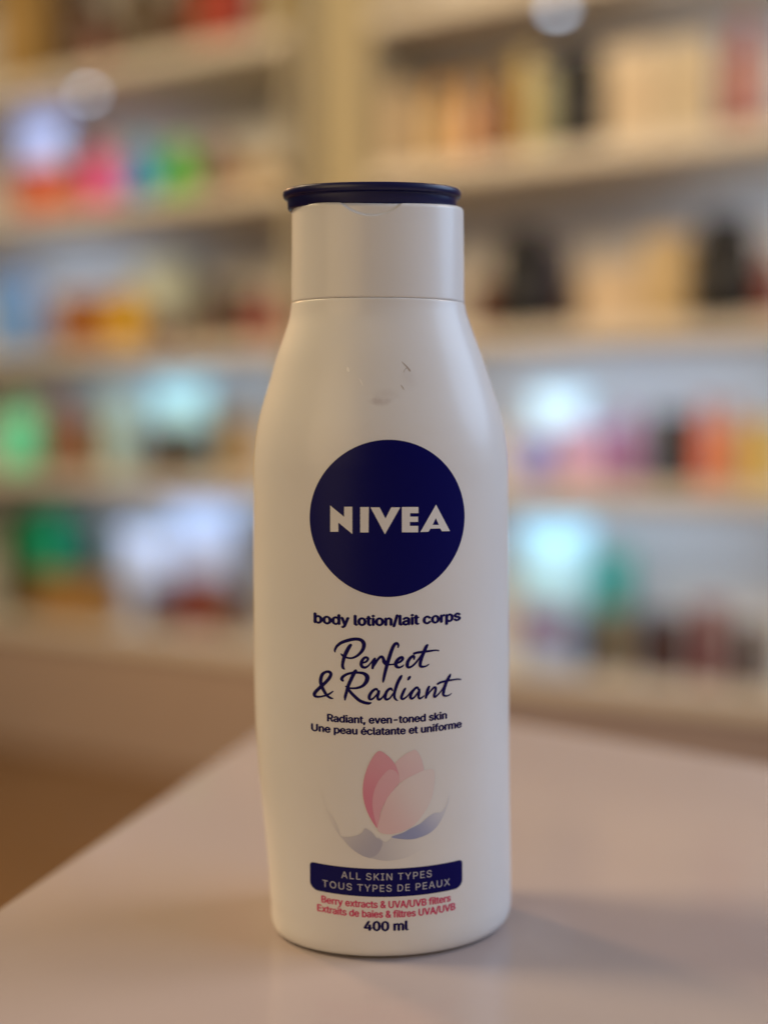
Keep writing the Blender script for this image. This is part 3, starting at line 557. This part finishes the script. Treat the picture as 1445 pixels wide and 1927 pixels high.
PET = {'petal_back_left': [(-5.2, 56.77), (-7.16, 54.55), (-8.53, 51.37), (-9.29, 48.01), (-9.33, 44.65), (-8.57, 41.3), (-7.21, 38.29), (-5.59, 36.0), (-5.25, 37.28), (-4.76, 40.3), (-3.28, 43.64), (-1.3, 46.43), (0.08, 48.05), (0.08, 49.56), (-0.31, 51.58), (-1.29, 53.62), (-2.92, 55.5)], 'petal_middle': [(-2.86, 51.6), (-5.22, 48.86), (-6.47, 46.02), (-6.93, 43.0), (-6.62, 39.98), (-5.59, 36.0), (-5.25, 37.28), (-4.76, 40.3), (-3.28, 43.64), (-1.3, 46.43), (0.08, 48.05), (0.08, 49.56), (-0.47, 50.75), (-1.29, 51.55)], 'petal_back_right': [(-0.96, 53.44), (1.35, 55.51), (3.0, 56.36), (4.5, 56.6), (5.83, 54.57), (6.5, 52.17), (6.44, 50.84), (3.99, 50.01), (1.67, 48.98), (0.08, 48.05), (0.08, 49.56), (-0.31, 51.58)], 'petal_front': [(-5.59, 36.0), (-5.09, 38.62), (-4.26, 41.31), (-2.95, 44.3), (-0.64, 47.08), (1.67, 48.98), (3.99, 50.01), (6.34, 50.91), (8.02, 51.2), (9.31, 50.74), (9.59, 48.53), (9.21, 45.2), (8.36, 42.26), (6.33, 39.08), (3.98, 36.58), (0.99, 35.08), (-2.31, 34.46), (-4.61, 34.84)], 'swash_left': [(-20.01, 45.37), (-19.07, 40.7), (-18.74, 40.05), (-17.29, 38.49), (-16.0, 35.87), (-15.2, 33.55), (-13.08, 33.45), (-11.13, 33.96), (-9.66, 34.86), (-8.85, 35.97), (-7.22, 35.08), (-5.92, 33.56), (-4.29, 32.2), (-5.6, 29.16), (-8.22, 28.11), (-11.8, 29.85), (-14.71, 32.73), (-16.98, 35.78), (-18.75, 39.71), (-19.7, 43.02)], 'swash_right': [(13.7, 43.97), (12.83, 41.04), (11.44, 39.2), (9.38, 39.11), (7.68, 38.28), (5.66, 36.78), (2.98, 35.63), (0.99, 34.67), (-1.99, 33.68), (0.65, 33.0), (3.98, 32.8), (7.68, 33.72), (10.07, 35.32), (11.79, 37.8), (13.18, 40.99)], 'bowl_base': [(-5.59, 33.56), (-3.63, 32.36), (-1.66, 33.5), (0.65, 32.9), (3.98, 32.7), (7.68, 33.55), (10.07, 35.15), (8.36, 31.79), (4.98, 29.24), (1.31, 27.79), (-3.41, 27.28), (-6.92, 27.86), (-8.22, 28.28), (-6.91, 30.85)]}
W_ = (.765, .75, .735)
flower = wrap(fill([smooth_closed(PET['bowl_base'])]), 'flower_motif', fade_mat('ink_bowl', (.50, .50, .58), W_, (-11, 27), (8, 32)), .045, bottle)
spec = [('swash_left', 'swash', (.44, .44, .54), (.75, .73, .72), (-7, 28), (-20, 41), .055), ('swash_right', 'swash', (.30, .34, .56), (.70, .70, .73), (3, 33), (14, 42), .055),
        ('petal_back_right', 'petal', (.75, .54, .57), (.77, .62, .63), (1, 49), (6, 57), .065), ('petal_back_left', 'petal', (.70, .24, .35), (.72, .36, .44), (-8, 41), (-2, 55), .075),
        ('petal_middle', 'petal', (.74, .40, .48), (.74, .46, .52), (-6, 40), (0, 52), .085), ('petal_front', 'petal', (.76, .55, .57), (.775, .69, .68), (-5, 38), (6, 46), .095)]
for key, nm, c1, c2, p, q, off in spec:
    pts = PET[key]
    wrap(fill([smooth_closed(pts, 5)]), nm, fade_mat('ink_' + key, c1, c2, p, q), off, flower)

# navy banner with rounded corners
def rrect(x0, x1, z0, z1, rt, rb):
    o = []
    for cx, cz, r_, a0 in ((x1 - rb, z0 + rb, rb, -90), (x1 - rt, z1 - rt, rt, 0), (x0 + rt, z1 - rt, rt, 90), (x0 + rb, z0 + rb, rb, 180)):
        o += [(cx + r_ * math.cos(R(a0 + k * 9)), cz + r_ * math.sin(R(a0 + k * 9))) for k in range(11)]
    return o
banner = wrap(fill([rrect(-23.31, 17.27, 17.42, 25.1, 1.0, 2.2)]), 'banner', m_print, .05, bottle)
print_line('ALL SKIN TYPES', -3.18, 23.8, 22.0, 1.88, 0, m_thin, .09, banner, 0, 1.14)
print_line('TOUS TYPES DE PEAUX', -3.15, 33.75, 18.88, 1.88, 0, m_thin, .09, banner, 0, 1.14)
print_line('Berry extracts & UVA/UVB filters', -3.18, 34.4, 14.43, 1.95, .105, m_red, .05, bottle)
print_line('Extraits de baies & filtres UVA/UVB', -3.09, 36.8, 11.8, 1.95, .105, m_red, .05, bottle)
print_line('400 ml', -3.4, 11.9, 8.2, 2.55, .22, m_ink, .05, bottle)

# small scuffs on the shoulder
m_scuff = mat('dark_scuff', (.44, .37, .32), .6); m_nick = mat('pale_nick', (.95, .93, .9), .4)
bmt = bmesh.new()
for st in ([(1.3, 157.6, .10), (2.0, 156.9, .22), (2.7, 156.2, .30), (3.3, 155.4, .34), (3.5, 155.1, .12)], [(2.7, 156.1, .16), (2.1, 155.6, .10), (1.8, 154.9, .06)], [(1.0, 151.6, .10), (1.4, 151.0, .16), (1.7, 150.4, .08)]):
    o = wrap(stroke_mesh(st), 's', m_scuff, .03, None, bow=False); bmt.from_mesh(o.data); bpy.data.objects.remove(o)
me = bpy.data.meshes.new('scuff'); bmt.to_mesh(me); bmt.free(); link('scuff', me, m_scuff, bottle)
bmt = bmesh.new()
for st in ([(-12.6, 156.2, .20), (-12.5, 155.6, .55), (-12.3, 155.1, .30)], [(-9.6, 153.2, .10), (-9.1, 152.2, .18), (-8.8, 151.5, .10)]):
    o = wrap(stroke_mesh(st), 's', m_nick, .03, None, bow=False); bmt.from_mesh(o.data); bpy.data.objects.remove(o)
me = bpy.data.meshes.new('pale_nick'); bmt.to_mesh(me); bmt.free(); link('pale_nick', me, m_nick, bottle)
